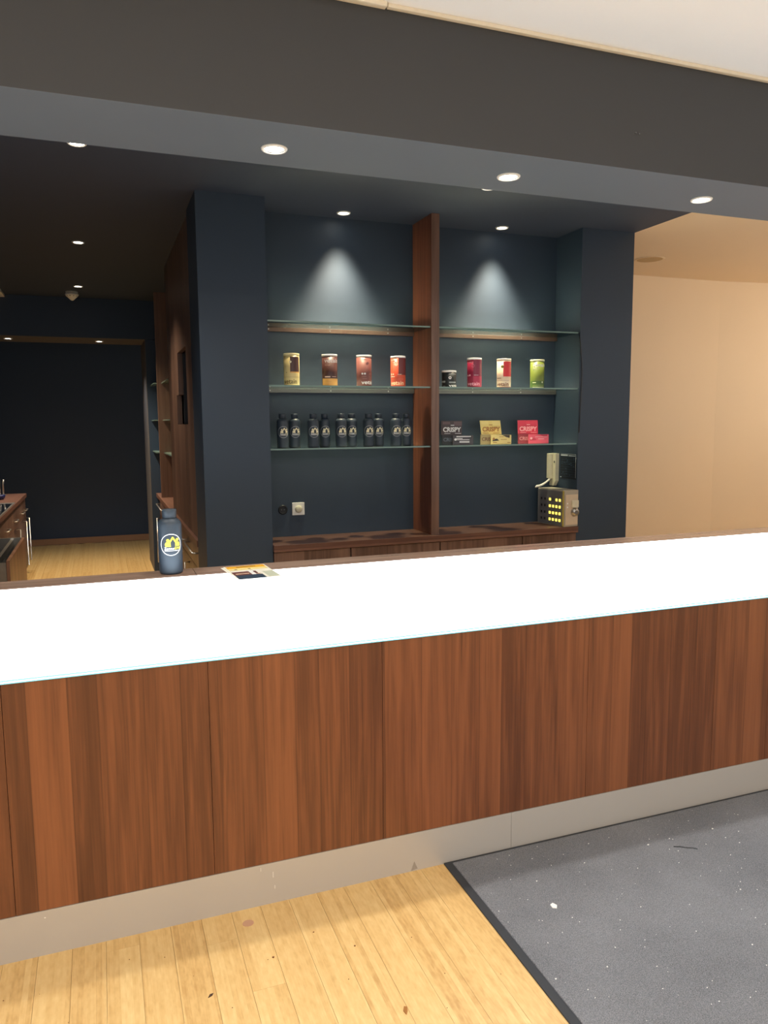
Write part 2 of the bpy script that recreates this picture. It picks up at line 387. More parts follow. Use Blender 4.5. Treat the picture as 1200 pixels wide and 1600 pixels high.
lb = obj('light_box', box(XL, XR, YF-.002, YL, .852, ZT, .003), panel_e, ct); lb['label'] = 'glowing white glass band along the front and top'
ge = obj('glass_edge', box(XL, XR, YF-.0055, YF+.004, .849, .8605, .001), edge_e, ct); ge['label'] = 'pale cyan lower edge of the glass'
obj('glass_lip', box(XL, XR, YF-.0068, YF-.0045, .8535, .856), panel_e, ge)
led = [XL, .276, 2.75, XR]
for a, b_ in zip(led, led[1:]):
    obj('ledge', box(a+.0006, b_-.0006, YL, YBK, ZT-.04, ZT, .002), wood_l, ct)
# scuffed hole with a triangular dent in the plinth
dn = Flat().poly([(0, 0), (.026, .004), (.013, .034)]); dm = plain('dented_plaster', (150, 140, 128), .9, noise=.3, nscale=400)
obj('dent', dn.plane((.962, YF-.0008, .002), (1, 0, 0), (0, 0, 1)), dm, ct)
sw_ = Flat()
for u, v, w, h in ((.47, .09, .0015, .02), (.475, .05, .0015, .012), (.43, .12, .001, .012), (-.22, .118, .004, .003)): sw_.rect(u, u+w, v, v+h, 1)
o = obj('scratch', sw_.plane((0, YF-.0006, 0), (1, 0, 0), (0, 0, 1)), whitep, ct); o['kind'] = 'stuff'

# ------------------------------------------------------------------ entrance mat and litter
mt_ = thing('entrance_mat', 'large dark grey entrance mat with black rubber border beside the bamboo floor', 'mat', (2.5, 1.2, 0))
MX0, MX1, MY0, MY1 = 1.089, 4.6, .15, 2.331
obj('pile', box(MX0+.028, MX1-.028, MY0+.028, MY1-.012, 0.0005, .009, .003), mat_c, mt_)
bb = bmesh.new()
for a in ((MX0, MX0+.028, MY0, MY1), (MX1-.028, MX1, MY0, MY1), (MX0+.028, MX1-.028, MY0, MY0+.028), (MX0+.028, MX1-.028, MY1-.012, MY1)): bx(bb, *a, .0005, .006)
obj('border', bb, rubber, mt_)
def chips(n, x0, x1, y0, y1, z, smin, smax, mats, name):
    bm = bmesh.new()
    for _ in range(n):
        s = random.uniform(smin, smax)*(1 if random.random() < .85 else 1.8); px, py, a = random.uniform(x0, x1), random.uniform(y0, y1), random.random()*PI
        k = random.randint(4, 6); pts = []
        for i in range(k):
            t = 2*PI*i/k; r = s*random.uniform(.5, 1); pts.append((px+r*math.cos(t+a), py+r*math.sin(t+a)*.7))
        lo = [bm.verts.new((p[0], p[1], z)) for p in pts]; hi = [bm.verts.new((p[0], p[1], z+s*.5)) for p in pts]
        bm.faces.new(hi)
        for i in range(k): bm.faces.new((lo[i], lo[(i+1) % k], hi[(i+1) % k], hi[i]))
    o = obj(name, bm, mats); o['kind'] = 'stuff'; return o
o = chips(420, 1.13, 3.4, .9, 2.30, .0092, .0011, .0029, whitep, 'litter_crumbs'); tag(o, 'tiny white crumbs scattered over the dark grey mat', 'litter')
o = chips(26, -.4, 1.05, 1.3, 2.28, .0, .001, .0026, plain('brown_crumb', (120, 70, 34), .8), 'litter_crumbs'); tag(o, 'tiny brown crumbs scattered on the bamboo floor', 'litter')
# single scraps
def scrap(name, pts, z, h, mat, label, cat):
    c = Vector((sum(p[0] for p in pts)/len(pts), sum(p[1] for p in pts)/len(pts), z)); bm = bmesh.new()
    lo = [bm.verts.new((p[0]-c.x, p[1]-c.y, 0)) for p in pts]; hi = [bm.verts.new((p[0]-c.x, p[1]-c.y, h)) for p in pts]; k = len(pts)
    bm.faces.new(hi); bm.faces.new(list(reversed(lo)))
    for i in range(k): bm.faces.new((lo[i], lo[(i+1) % k], hi[(i+1) % k], hi[i]))
    o = obj(name, bm, mat); o.location = c; return tag(o, label, cat)
scrap('paper_scrap', [(1.31, 1.985), (1.322, 1.99), (1.329, 1.975), (1.32, 1.962), (1.308, 1.968)], .009, .002, whitep, 'small crumpled white scrap lying on the grey mat', 'scrap')
t = obj('thread', tube(bmesh.new(), [(1.925, 2.115, .010), (1.945, 2.105, .011), (1.965, 2.09, .0105), (1.985, 2.082, .010), (1.995, 2.07, .010)], .0014), blackp); tag(t, 'short curled black thread on the grey mat', 'thread')
scrap('floor_sticker', [(.372+.018*math.cos(i*PI/8), 2.262+.016*math.sin(i*PI/8)) for i in range(16)], 0, .001, plain('pink_beige_sticker', (196, 150, 120), .6), 'round pinkish beige spot on the bamboo floor by the plinth', 'sticker')
lf = plain('dry_leaf', (150, 98, 40), .8)
scrap('dry_leaf_bit', [(.700, 1.733), (.708, 1.745), (.712, 1.758), (.704, 1.762), (.697, 1.748)], 0, .002, lf, 'small brown dry leaf bit in the middle of the bamboo floor', 'leaf')
scrap('dry_leaf_bit', [(.712, 1.585), (.722, 1.592), (.720, 1.600), (.710, 1.594)], 0, .002, lf, 'smaller dry leaf bit near the bottom edge of the bamboo floor', 'leaf')
scrap('dry_leaf_bit', [(.21, 1.985), (.222, 1.99), (.226, 1.997), (.216, 1.996)], 0, .002, plain('dark_leaf', (70, 44, 26), .8), 'dark leaf bit on the bamboo floor at the lower left', 'leaf')

# ------------------------------------------------------------------ bottles
BOT_R, BOT_H = .0375, .21
bottle_b = plain('matte_navy_bottle', (43, 55, 67), .5, noise=.02)
bottle_k = plain('matte_black_bottle', (42, 54, 68), .48, noise=.02)
yel = plain('print_yellow', (240, 226, 70), .5); pale = plain('print_cream', (240, 232, 196), .5); wht = plain('print_white', (246, 246, 246), .5)
def emblem(fig, ring_m, R, k=1.0):
    cz = .0985*k/1.0
    s = .0355*k/230
    def P(x_, y_): return ((x_-466)*s*1.12, cz+(840-y_)*s)
    ring = Flat().ring(0, cz, .0355*k, .0022*k)
    f = Flat()
    for hx, hy in ((408, 748), (585, 738)):
        f.disc(*P(hx, hy), 32*s)
    f.poly([P(*q) for q in ((355, 882), (352, 820), (372, 788), (420, 782), (455, 800), (462, 882))])
    f.poly([P(*q) for q in ((540, 872), (542, 800), (575, 776), (618, 784), (634, 815), (634, 872))])
    f.bar(P(435, 800), P(497, 690), 34*s); f.bar(P(560, 800), P(497, 690), 34*s); f.disc(*P(497, 696), 22*s)
    a = Flat().text('Zonne', *[P(335, 0)[0], P(520, 0)[0]], P(0, 946)[1], P(0, 892)[1], .02)
    g = Flat().text('GYM', *[P(525, 0)[0], P(640, 0)[0]], P(0, 944)[1], P(0, 886)[1], .02)
    ln = Flat().rect(P(340, 0)[0], P(645, 0)[0], P(0, 972)[1], P(0, 960)[1], 6)
    a.v += []; b0 = len(a.v); a.v += ln.v; a.f += [tuple(i+b0 for i in q) for q in ln.f]
    return [('emblem_ring', ring.wrap(R), ring_m), ('emblem_figures', f.wrap(R), fig), ('lettering', a.wrap(R), wht), ('lettering', g.wrap(R), fig)]
def bottle_parts(mat, fig, ring_m, R, H):
    k = H/.21
    body = bmesh.new(); lathe(body, [(R*.86, 0), (R*.97, .003*k), (R, .008*k), (R, .755*H), (R*.985, .782*H), (R*.93, .808*H), (R*.83, .832*H), (R*.70, .850*H), (R*.63, .857*H), (R*.60, .862*H), (R*.54, .864*H), (R*.54, .875*H)], 48)
    cap = bmesh.new(); lathe(cap, [(R*.56, .868*H), (R*.60, .871*H), (R*.605, .985*H), (R*.585, H), (R*.3, H+.0005)], 40)
    band = bmesh.new(); lathe(band, [(R*.608, .90*H), (R*.612, .903*H), (R*.608, .906*H)], 40, cap=False)
    out = [('body', body, mat), ('cap', cap, mat), ('cap_band', band, mat)] + emblem(fig, ring_m, R, k)
    res = []
    for n, b_, mt in out:
        me = bpy.data.meshes.new(n); b_.to_mesh(me); b_.free(); me.materials.append(mt); res.append((n, me))
    return res
def put_bottle(parts, loc, rz, label, group=None):
    t = thing('water_bottle', label, 'bottle', loc, group, rz); cap = None
    for n, me in parts:
        p_ = cap if n == 'cap_band' else t
        o_ = obj(n, me, None, p_)
        if n == 'cap': cap = o_
    return t
def face(x_, y_, extra=0): return math.atan2(x_, y_)*-1 + extra      # turn local -Y towards the camera's side
BB = bottle_parts(bottle_b, yel, wht, BOT_R, BOT_H)
put_bottle(BB, (.203, 2.546, ZT), face(.203, 2.546, .06), 'large looking matte navy water bottle with yellow emblem standing alone on the bar ledge')

# leaflet pile on the bar: overlapping sheets
fl = thing('leaflet', 'glossy yellow and white printed leaflet lying on the bar top', 'leaflet', (.450, 2.456, ZT), None, math.radians(3.5))
obj('sheet', box(-.07, .07, -.114, .112, .0005, .0022), plain('leaflet_paper', (240, 236, 220), .3), fl, world=False)
def fp(name, rects, mat, z=.0026):
    f = Flat()
    for r in rects: f.rect(*r, 1)
    return obj(name, f.plane((0, 0, z), (1, 0, 0), (0, 1, 0)), mat, fl, world=False)
fp('header_print', [(-.064, .066, .070, .108)], plain('leaflet_yellow', (238, 176, 40), .3))
fp('header_print', [(-.064, .066, .035, .070)], plain('leaflet_pale_yellow', (244, 224, 150), .3))
fp('photo_print', [(-.066, .022, -.112, -.052)], plain('leaflet_dark_blue', (52, 66, 84), .3))
fp('photo_print', [(-.066, .014, -.050, .008)], plain('leaflet_maroon', (108, 62, 58), .3))
fp('photo_print', [(-.010, .004, -.052, .014)], plain('leaflet_white', (240, 238, 232), .3), .0029)
fp('photo_print', [(-.060, -.015, -.034, -.022), (.006, .020, -.046, -.034)], plain('leaflet_skin', (222, 190, 164), .3), .0029)
fp('side_print', [(.032, .066, -.100, -.01)], plain('leaflet_sage', (196, 202, 180), .3, noise=.35, nscale=300))
tx = Flat().rect(-.03, .035, .086, .094, 1).rect(-.045, -.036, .045, .056, 1).rect(.0, .009, .046, .057, 1)
obj('header_marks', tx.plane((0, 0, .0029), (1, 0, 0), (0, 1, 0)), plain('leaflet_ink', (120, 92, 40), .4), fl, world=False)
fl2 = thing('leaflet', 'second leaflet under the yellow one, its white edge showing at the left', 'leaflet', (.445, 2.459, ZT), None, math.radians(5.5))
obj('sheet', box(-.07, .07, -.108, .112, .0, .0005), MATS['leaflet_paper'], fl2, world=False)

# ------------------------------------------------------------------ shelf niche
ZW = .863
wt = obj('niche_worktop', box(.937, 3.049, 4.37, 4.699, ZW-.042, ZW, .002), wood_x); tag(wt, 'long walnut worktop along the bottom of the shelf niche', 'worktop')
un = [(.937, 1.418), (1.418, 2.02), (2.02, 2.625), (2.625, 3.049)]
cl = ['leftmost low walnut cabinet under the niche worktop', 'second low walnut cabinet from the left under the niche worktop', 'third low walnut cabinet, right of the divider under the worktop', 'rightmost low walnut cabinet, below the control box']
for (a, b_), lab in zip(un, cl):
    t = thing('low_cabinet', lab, 'cabinet', ((a+b_)/2, 4.55, 0), 'low cabinets under the niche worktop')
    obj('body', box(a+.001, b_-.001, 4.415, 4.698, .08, ZW-.043), dark_in, t)
    obj('drawer_front', box(a+.004, b_-.004, 4.392, 4.4145, .60, ZW-.048, .001), wood_d, t)
    obj('door', box(a+.0025, b_-.0025, 4.392, 4.4145, .09, .596, .001), wood_d, t)
    obj('plinth', box(a+.001, b_-.001, 4.44, 4.46, 0, .08), wood_d, t)
dv = thing('shelf_divider', 'tall upright walnut divider board between the two shelf bays', 'divider', (1.988, 4.55, ZW))
obj('board', box(1.962, 2.014, 4.402, 4.699, ZW+.0005, ZC-.001, .001), walnut('walnut_laminate_divider', 'Z', (92, 52, 38), (136, 84, 62), sw=9, seed=5.1), dv)
obj('edge_band', box(1.9615, 2.0145, 4.398, 4.4015, ZW+.0005, ZC-.001, .0008), wood_d, dv)
SZ = (2.170, 1.800, 1.430)
nm = ('top', 'middle', 'bottom')
for i, z in enumerate(SZ):
    for j, (a, b_) in enumerate(((.938, 1.9605), (2.0155, 3.048))):
        t = thing('glass_shelf', f'{nm[i]} greenish glass shelf in the {("left","right")[j]} bay of the niche', 'shelf', ((a+b_)/2, 4.55, z), 'glass shelves in the niche')
        obj('pane', box(a, b_, 4.4155, 4.698, z-.009, z), glass, t)
        obj('front_edge', box(a, b_, 4.413, 4.4155, z-.0095, z), glass_e, t)
        if i == 2: continue
        rl = obj('rail', box(a, b_, 4.672, 4.698, z-.034, z-.0095, .001), plain('bronze_rail', (104, 84, 74), .35, metal=.3) if i == 0 else plain('grey_rail', (104, 104, 104), .35, metal=.4), t)
        for k in (.06, .44, .82) if j == 0 else (.36, .72):
            xx = a+(b_-a)*k
            cb = bmesh.new()
            for dz in (.021,): bx(cb, xx-.003, xx+.003, 4.668, 4.672, z-dz-.004, z-dz+.004)
            obj('clip', cb, steel, rl)
# cable down the pillar from the corner of the top shelf
cb = obj('cable', tube(bmesh.new(), [(3.044, 4.407, 2.165), (3.046, 4.396, 2.12), (3.056, 4.394, 2.03), (3.064, 4.394, 1.96), (3.066, 4.394, 1.90), (3.064, 4.394, 1.80), (3.060, 4.394, 1.66), (3.052, 4.395, 1.5)], .0035), plain('dark_cable', (30, 34, 42), .5)); tag(cb, 'thin dark cable hanging from the top glass shelf down the right pillar', 'cable')

# --- tubs
def C3(*a): return plain('tub_%d_%d_%d' % a, a, .42, noise=.03, nscale=60)
def tub(x_, label, H, R, base, lid, prints, y_=4.50, z_=SZ[1]):
    t = thing('powder_tub', label, 'tub', (x_, y_, z_+.0005), 'powder tubs on the middle glass shelves', face(x_, y_))
    lh = .012
    b1 = bmesh.new(); lathe(b1, [(R*.97, 0), (R, .0015), (R, H-lh)], 48); obj('can', b1, base, t, world=False)
    b2 = bmesh.new(); lathe(b2, [(R*1.0, H-lh), (R*1.025, H-lh+.0008), (R*1.025, H-.002), (R*.99, H), (R*.5, H+.0002)], 48); obj('lid', b2, lid, t, world=False)
    for k, (n, fn, mt) in enumerate(prints):
        f = Flat(); fn(f, lambda q: R*math.asin(max(-1, min(1, q))), lambda q: (H-lh)*0+H*(1-q)); f.clip_u(-R*1.5, R*2.4)
        obj(n, f.wrap(R, .0004+.00025*k), mt, t, world=False)
cream_t, brown, orange, mauve = C3(228, 208, 146), C3(78, 46, 44), C3(226, 170, 92), C3(124, 76, 72)
TH, TR = .188, .0465
def block(x0, x1, y0, y1):
    return lambda f, U, V: f.rect(U(x0), U(x1) if x1 < 1 else U(1), V(y1), V(y0))
def multi(*fs):
    def g(f, U, V):
        for q in fs: q(f, U, V)
    return g
def wd(t, x0, w, y0, y1, b=.015):       # word starting at seen x0, w metres wide
    return lambda f, U, V: f.text(t, U(x0), U(x0)+w, V(y1), V(y0), b)
def disc(x_, y_, r): return lambda f, U, V: f.disc(U(x_), V(y_), r)
def ringp(x_, y_, r, w): return lambda f, U, V: f.ring(U(x_), V(y_), r, w, 24)
tub(1.096, 'cream yellow powder tub with a brown square, first from the left', TH, TR, cream_t, C3(240, 226, 176), [
    ('label_block', block(-.18, .93, .11, .61), brown), ('label_block', block(-.16, .90, .575, .61), orange),
    ('lettering', wd('vetain', -.88, .082, .81, .95), C3(104, 84, 50)), ('label_mark', multi(disc(-.14, .27, .007)), pale),
    ('label_mark', multi(block(-.95, .95, .738, .744), disc(-.62, .60, .003)), C3(150, 126, 80))])
tub(1.332, 'dark brown powder tub with tan bottom band and white lid', TH, TR, brown, wht, [
    ('label_block', block(-.999, 1, .77, 1.0), orange), ('lettering', wd('vetain', -.68, .098, .14, .27), wht),
    ('label_mark', multi(wd('VEGAN', -.62, .020, .31, .325), wd('PROTEIN', -.62, .034, .345, .365), block(-.62, .08, .70, .735), block(.3, .8, .705, .72)), C3(226, 196, 180)),
    ('label_mark', multi(block(-.6, -.1, .83, .835), block(-.6, .2, .87, .875)), C3(176, 124, 64))])
tub(1.552, 'dusty mauve brown powder tub with white lid, third from the left', TH, TR, mauve, wht, [
    ('lettering', wd('vetain', -.36, .100, .82, .94), wht), ('label_mark', multi(disc(-.22, .60, .006), disc(.12, .60, .006)), wht),
    ('label_mark', multi(disc(.45, .28, .010)), C3(168, 112, 108)), ('label_mark', multi(block(-.3, .35, .145, .165), block(-.3, .3, .69, .70), block(-.2, .4, .755, .765), block(.65, .85, .60, .615)), C3(176, 130, 124))])
tub(1.778, 'orange red powder tub with a dark red corner and white dot, beside the divider', TH, TR, C3(206, 80, 54), wht, [
    ('label_block', block(.06, .999, .065, .62), C3(112, 48, 50)), ('label_mark', disc(-.28, .27, .0125), C3(246, 222, 196)), ('lettering', wd('vetain', -.9, .090, .82, .95), C3(250, 206, 170)),
    ('label_mark', multi(block(-.95, -.42, .665, .69), disc(-.85, .60, .006), disc(-.62, .60, .005), block(-.9, -.42, .13, .15), block(-.05, .45, .60, .615)), C3(250, 226, 200)),
    ('label_mark', multi(block(-.9, .7, .755, .76)), C3(236, 150, 116))])
tub(2.130, 'short black powder tub with white lid, right beside the divider', .105, .0465, C3(34, 42, 44), wht, [
    ('lettering', wd('vetain', -.02, .095, .83, .99), wht), ('label_mark', multi(disc(.14, .44, .0095)), wht),
    ('label_mark', multi(block(0, .9, .20, .25), block(.02, .9, .68, .76), block(-.98, -.5, .62, .73), block(-.8, -.5, .92, .95)), C3(150, 158, 160)), ('label_mark', disc(.14, .44, .004), C3(34, 42, 44))])
tub(2.312, 'magenta crimson powder tub with pale lettering', TH, TR, C3(150, 34, 66), wht, [
    ('label_block', block(-.15, .999, .08, .60), C3(138, 42, 72)), ('label_block', block(-.15, .999, .63, .97), C3(186, 52, 86)), ('lettering', wd('vetain', -.88, .088, .82, .94), C3(246, 180, 196)), ('label_mark', ringp(-.2, .27, .011, .003), C3(206, 110, 134)),
    ('label_mark', multi(disc(-.82, .60, .005), disc(-.6, .59, .005), block(-.05, .55, .58, .595), block(-.85, -.25, .15, .165)), C3(240, 200, 208))])
tub(2.530, 'cream powder tub with a bright red square and olive dot', TH, TR, C3(232, 212, 186), C3(244, 232, 214), [
    ('label_block', block(-.08, .98, .10, .62), C3(226, 56, 62)), ('label_mark', disc(-.22, .28, .0095), C3(138, 140, 62)), ('lettering', wd('vetain', -.9, .085, .82, .95), C3(130, 74, 60)),
    ('label_block', block(-.999, .999, .975, 1.0), C3(190, 70, 66)), ('label_mark', multi(block(-.88, -.35, .665, .685), block(-.88, .7, .75, .757)), C3(110, 84, 70))])
tub(2.784, 'olive green powder tub with white lettering near its lid', TH, TR, C3(112, 128, 54), C3(226, 230, 196), [
    ('label_block', block(-.999, .999, .755, 1.0), C3(74, 102, 50)), ('lettering', wd('vetain', -.62, .100, .14, .26), wht),
    ('label_mark', multi(block(-.62, -.1, .285, .305), block(-.62, .3, .325, .345), block(-.62, -.15, .80, .825), disc(.72, .80, .006), block(-.62, .95, .965, .98)), C3(226, 230, 190)), ('label_mark', block(-.6, .9, .90, .92), C3(130, 150, 80))])

# --- shelf bottles in five pairs
SB = bottle_parts(bottle_k, pale, plain('print_grey', (176, 182, 186), .5), .0346, .203)
xs = [1.033, 1.118, 1.223, 1.308, 1.400, 1.482, 1.578, 1.660, 1.762, 1.848]
od = ('first', 'second', 'third', 'fourth', 'fifth')
for i, x_ in enumerate(xs):
    y_ = 4.50 if i % 2 == 0 else 4.545
    put_bottle(SB, (x_, y_, SZ[2]+.0005), face(x_, y_, .16), f'{("left","right")[i%2]} black water bottle of the {od[i//2]} pair from the left on the shelf', 'black water bottles on the bottom shelf')

# --- snack boxes
def snack(x0, name, base, lidc, inner, textc, frontc, ftextc, barc, bartext, lean):
    y0 = 4.56; z0 = SZ[2]+.0005
    t = thing('snack_display_box', f'open {name} cardboard display box with its printed lid standing up', 'box', (x0+.07, y0+.04, z0), 'snack display boxes')
    Wd, Hh, D = .124, .062, .06
    bm = bmesh.new(); th = .002
    bx(bm, x0, x0+Wd, y0, y0+th, z0, z0+Hh); bx(bm, x0, x0+Wd, y0+D-th, y0+D, z0, z0+Hh); bx(bm, x0, x0+th, y0+th, y0+D-th, z0, z0+Hh); bx(bm, x0+Wd-th, x0+Wd, y0+th, y0+D-th, z0, z0+Hh); bx(bm, x0+th, x0+Wd-th, y0+th, y0+D-th, z0, z0+th)
    obj('tray', bm, frontc, t)
    f = Flat().text('CRISPY', x0+.008, x0+.104, z0+.020, z0+.044, .03); obj('lettering', f.plane((0, y0-.0008, 0), (1, 0, 0), (0, 0, 1)), ftextc, t)
    # lid standing up from the rim
    lx0, lx1, lz0, lz1 = x0-.006-lean*0, x0+Wd+.006, z0+Hh, z0+Hh+.094
    bm = bmesh.new(); pr = [(lx0+lean, lz0), (lx1+lean, lz0), (lx1, lz1), (lx0, lz1)]
    fr = [bm.verts.new((a, y0+.012-.006*(b_ > lz0+.01), b_)) for a, b_ in pr]; bk = [bm.verts.new((a, y0+.028, b_)) for a, b_ in pr]
    bm.faces.new(fr); bm.faces.new(list(reversed(bk)))
    for i in range(4): bm.faces.new((fr[(i+1) % 4], fr[i], bk[i], bk[(i+1) % 4]))
    bmesh.ops.recalc_face_normals(bm, faces=bm.faces)
    ld = obj('lid', bm, base, t)
    f = Flat().text('CRISPY', lx0+.012+lean*.5, lx1-.006+lean*.5, lz0+.020, lz0+.052, .035)
    obj('lettering', f.plane((0, y0+.004, 0), (1, 0, 0), (0, 0, 1)), textc, ld)
    f = Flat().rect(lx0+.062, lx0+.085, lz0+.062, lz0+.067, 1).rect(lx0+.02, lx0+.06, lz0+.009, lz0+.012, 1).rect(lx0+.09, lx0+.13, lz0+.009, lz0+.012, 1)
    obj('label_mark', f.plane((0, y0+.004, 0), (1, 0, 0), (0, 0, 1)), textc, ld)
    f = Flat().rect(lx0+.010, lx0+.058, lz0+.070, lz0+.088, 1).rect(lx0+.082, lx0+.135, lz0+.060, lz0+.088, 1); obj('label_block', f.plane((0, y0+.0045, 0), (1, 0, 0), (0, 0, 1)), lidc, ld)
    # closed bar carton in front, to the right
    cx = x0+.070; y1 = y0-.052
    s = thing('snack_bar_carton', f'small flat {name} snack carton in front of its display box', 'carton', (cx+.072, y1+.025, z0), 'snack cartons on the bottom shelf')
    obj('carton', box(cx-.004, cx+.130, y1, y1+.045, z0, z0+.060, .0015), barc, s)
    f = Flat()
    for u0_, u1_, v0_, v1_ in bartext: f.rect(cx+u0_, cx+u1_, z0+v0_, z0+v1_, 1)
    f.disc(cx+.014, z0+.034, .008)
    obj('label_mark', f.plane((0, y1-.0006, 0), (1, 0, 0), (0, 0, 1)), textc if name != 'black' else wht, s)
    obj('label_block', Flat().poly([(cx+.005, z0+.018), (cx+.05, z0+.022), (cx+.036, z0+.036), (cx+.008, z0+.030)]).poly([(cx+.07, z0+.059), (cx+.12, z0+.059), (cx+.118, z0+.040), (cx+.095, z0+.046)]).plane((0, y1-.0004, 0), (1, 0, 0), (0, 0, 1)), inner, s)
    # both turned towards the room, as one group
    rz = face(x0+.07, y0)*.85; pv = Vector((x0+.07, y0+.04)); c_, n_ = math.cos(rz), math.sin(rz)
    d = Vector(s.location.xy)-pv; s.location.x = pv.x+d.x*c_-d.y*n_; s.location.y = pv.y+d.x*n_+d.y*c_
    t.rotation_euler.z = rz; s.rotation_euler.z = rz
snack(2.134, 'black', C3(78, 66, 68), C3(106, 84, 88), C3(40, 36, 40), wht, C3(22, 26, 34), C3(96, 108, 120), C3(72, 68, 74), [(.02, .115, .050, .056), (.02, .105, .030, .034), (.04, .105, .014, .022), (.02, .06, .038, .042)], 0)
snack(2.420, 'yellow', C3(246, 224, 140), C3(250, 230, 150), C3(66, 54, 44), C3(176, 116, 52), C3(176, 154, 108), C3(110, 66, 46), C3(250, 226, 146), [(.06, .10, .028, .031), (.008, .035, .008, .012), (.105, .125, .008, .012), (.05, .08, .046, .049)], .012)
snack(2.712, 'pink', C3(224, 62, 88), C3(214, 50, 80), C3(196, 46, 72), C3(250, 176, 184), C3(150, 44, 58), C3(216, 140, 140), C3(232, 84, 108), [(.06, .10, .028, .032), (.04, .12, .042, .045)], .004)

# --- intercom handset on the right side wall of the niche
XWL = 3.05
ph = thing('intercom_phone', 'cream wall intercom handset with a coiled cord above the control box', 'phone', (XWL, 4.66, 1.13))
bm = bmesh.new(); pr = [(4.622, 1.160), (4.650, 1.122), (4.698, 1.122), (4.698, 1.352), (4.622, 1.352)]
a_ = [bm.verts.new((XWL-.028, q[0], q[1])) for q in pr]; b_ = [bm.verts.new((XWL-.0005, q[0], q[1])) for q in pr]
bm.faces.new(a_); bm.faces.new(list(reversed(b_)))
for i in range(5): bm.faces.new((a_[i], b_[i], b_[(i+1) % 5], a_[(i+1) % 5]))
bmesh.ops.recalc_face_normals(bm, faces=bm.faces); obj('base_plate', bm, creamp, ph)
hb = bmesh.new(); bx(hb, XWL-.055, XWL-.029, 4.655, 4.697, 1.172, 1.352, .005)
obj('handset', hb, creamp, ph)
obj('button', box(XWL-.031, XWL-.0275, 4.632, 4.642, 1.285, 1.300), dsteel, ph)
cpts = []
for i in range(90):
    s_ = i/89; base = Vector((XWL-.045, 4.665, 1.172)).lerp(Vector((XWL-.165, 4.66, 1.120)), s_); base.z -= .012*math.sin(s_*PI)
    an = i*.9; cpts.append(base+Vector((.003*math.sin(an), .006*math.cos(an), .006*math.sin(an))))
obj('cord', tube(bmesh.new(), cpts, .0045, 6), whitep, ph)
# framed list beside it
po = thing('wall_chart', 'small dark framed chart with a fine grid on the side wall by the intercom', 'chart', (XWL, 4.50, 1.27))
obj('sheet', box(XWL-.003, XWL-.0005, 4.412, 4.600, 1.180, 1.352), dark_in, po)
f = Flat()
for k in range(9): f.rect(.006, .182, .014+k*.017, .0152+k*.017, 1)
for k in range(9): f.rect(.008+k*.0215, .009+k*.0215, .012, .155, 1)
for k in range(22): u_, v_ = random.uniform(.01, .16), random.uniform(.02, .14); f.rect(u_, u_+random.uniform(.006, .02), v_, v_+.004, 1)
obj('grid_lines', f.plane((XWL-.0034, 4.600, 1.180), (0, -1, 0), (0, 0, 1)), plain('chart_line', (60, 84, 104), .5), po)
f = Flat().rect(.006, .09, .158, .166, 1).rect(.10, .178, .158, .163, 1).rect(.004, .186, .1700, .1718, 1).rect(.184, .187, .01, .17, 1).rect(.002, .016, .006, .012, 1)
obj('heading_marks', f.plane((XWL-.0036, 4.600, 1.180), (0, -1, 0), (0, 0, 1)), C3(190, 200, 210), po)

# --- control box
cbx = thing('control_box', 'grey metal control box with rows of lit yellow buttons and a key lock', 'control box', (2.987, 4.50, ZW))
BX0, BX1, BY0, BY1, BZ1 = 2.925, 3.045, 4.360, 4.640, 1.113
obj('housing', box(BX0, BX1, BY0, BY1, ZW+.001, BZ1, .003), plain('grey_enclosure', (168, 160, 146), .45), cbx)
obj('button_plate', box(BX0-.004, BX0+.001, BY0+.018, BY1-.004, ZW+.008, BZ1-.008, .001), plain('grey_plate', (104, 104, 108), .45), cbx)
obj('corner_strip', box(BX0-.005, BX0+.002, BY0+.004, BY0+.016, ZW+.004, BZ1-.004), plain('ochre_strip', (176, 158, 84), .5), cbx)
for r_ in range(4):
    for c_ in range(4):
        yy = BY0+.042+c_*.034; zz = BZ1-.070-r_*.046
        obj('button', box(BX0-.008, BX0-.0035, yy-.0075, yy+.0075, zz-.0085, zz+.0085, .001), led_e if not (r_ == 0 and c_ == 2) else dsteel, cbx)
    for c_ in range(2):
        yy = BY0+.198+c_*.036; zz = BZ1-.070-r_*.046
        obj('unlit_button', box(BX0-.007, BX0-.0035, yy-.006, yy+.006, zz-.008, zz+.008, .001), blackp, cbx)
obj('front_plate', box(BX0+.010, BX1-.004, BY0-.002, BY0+.001, ZW+.014, BZ1-.030), plain('beige_plate', (206, 188, 164), .45), cbx)
obj('lock_cover', box(BX0+.058, BX1-.006, BY0-.014, BY0-.002, ZW+.130, ZW+.180, .003), creamp, cbx)
lk = lathe(bmesh.new(), [(.030, 0), (.030, .006), (.024, .012), (.024, .022), (.012, .024), (.002, .022)], 28); lk.transform(Matrix.Translation((BX0+.085, BY0-.002, ZW+.100)) @ Matrix.Rotation(PI/2, 4, 'X'))
obj('key_lock', lk, steel, cbx)
sb = bmesh.new(); bx(sb, BX0+.018, BX0+.028, BY0-.005, BY0-.002, ZW+.155, ZW+.165); bx(sb, BX0+.018, BX0+.028, BY0-.005, BY0-.002, ZW+.130, ZW+.140)
obj('indicator', sb, whitep, cbx)
cbx.rotation_euler.z = math.radians(7); cbx.location.x -= .012; cbx.location.y += .012

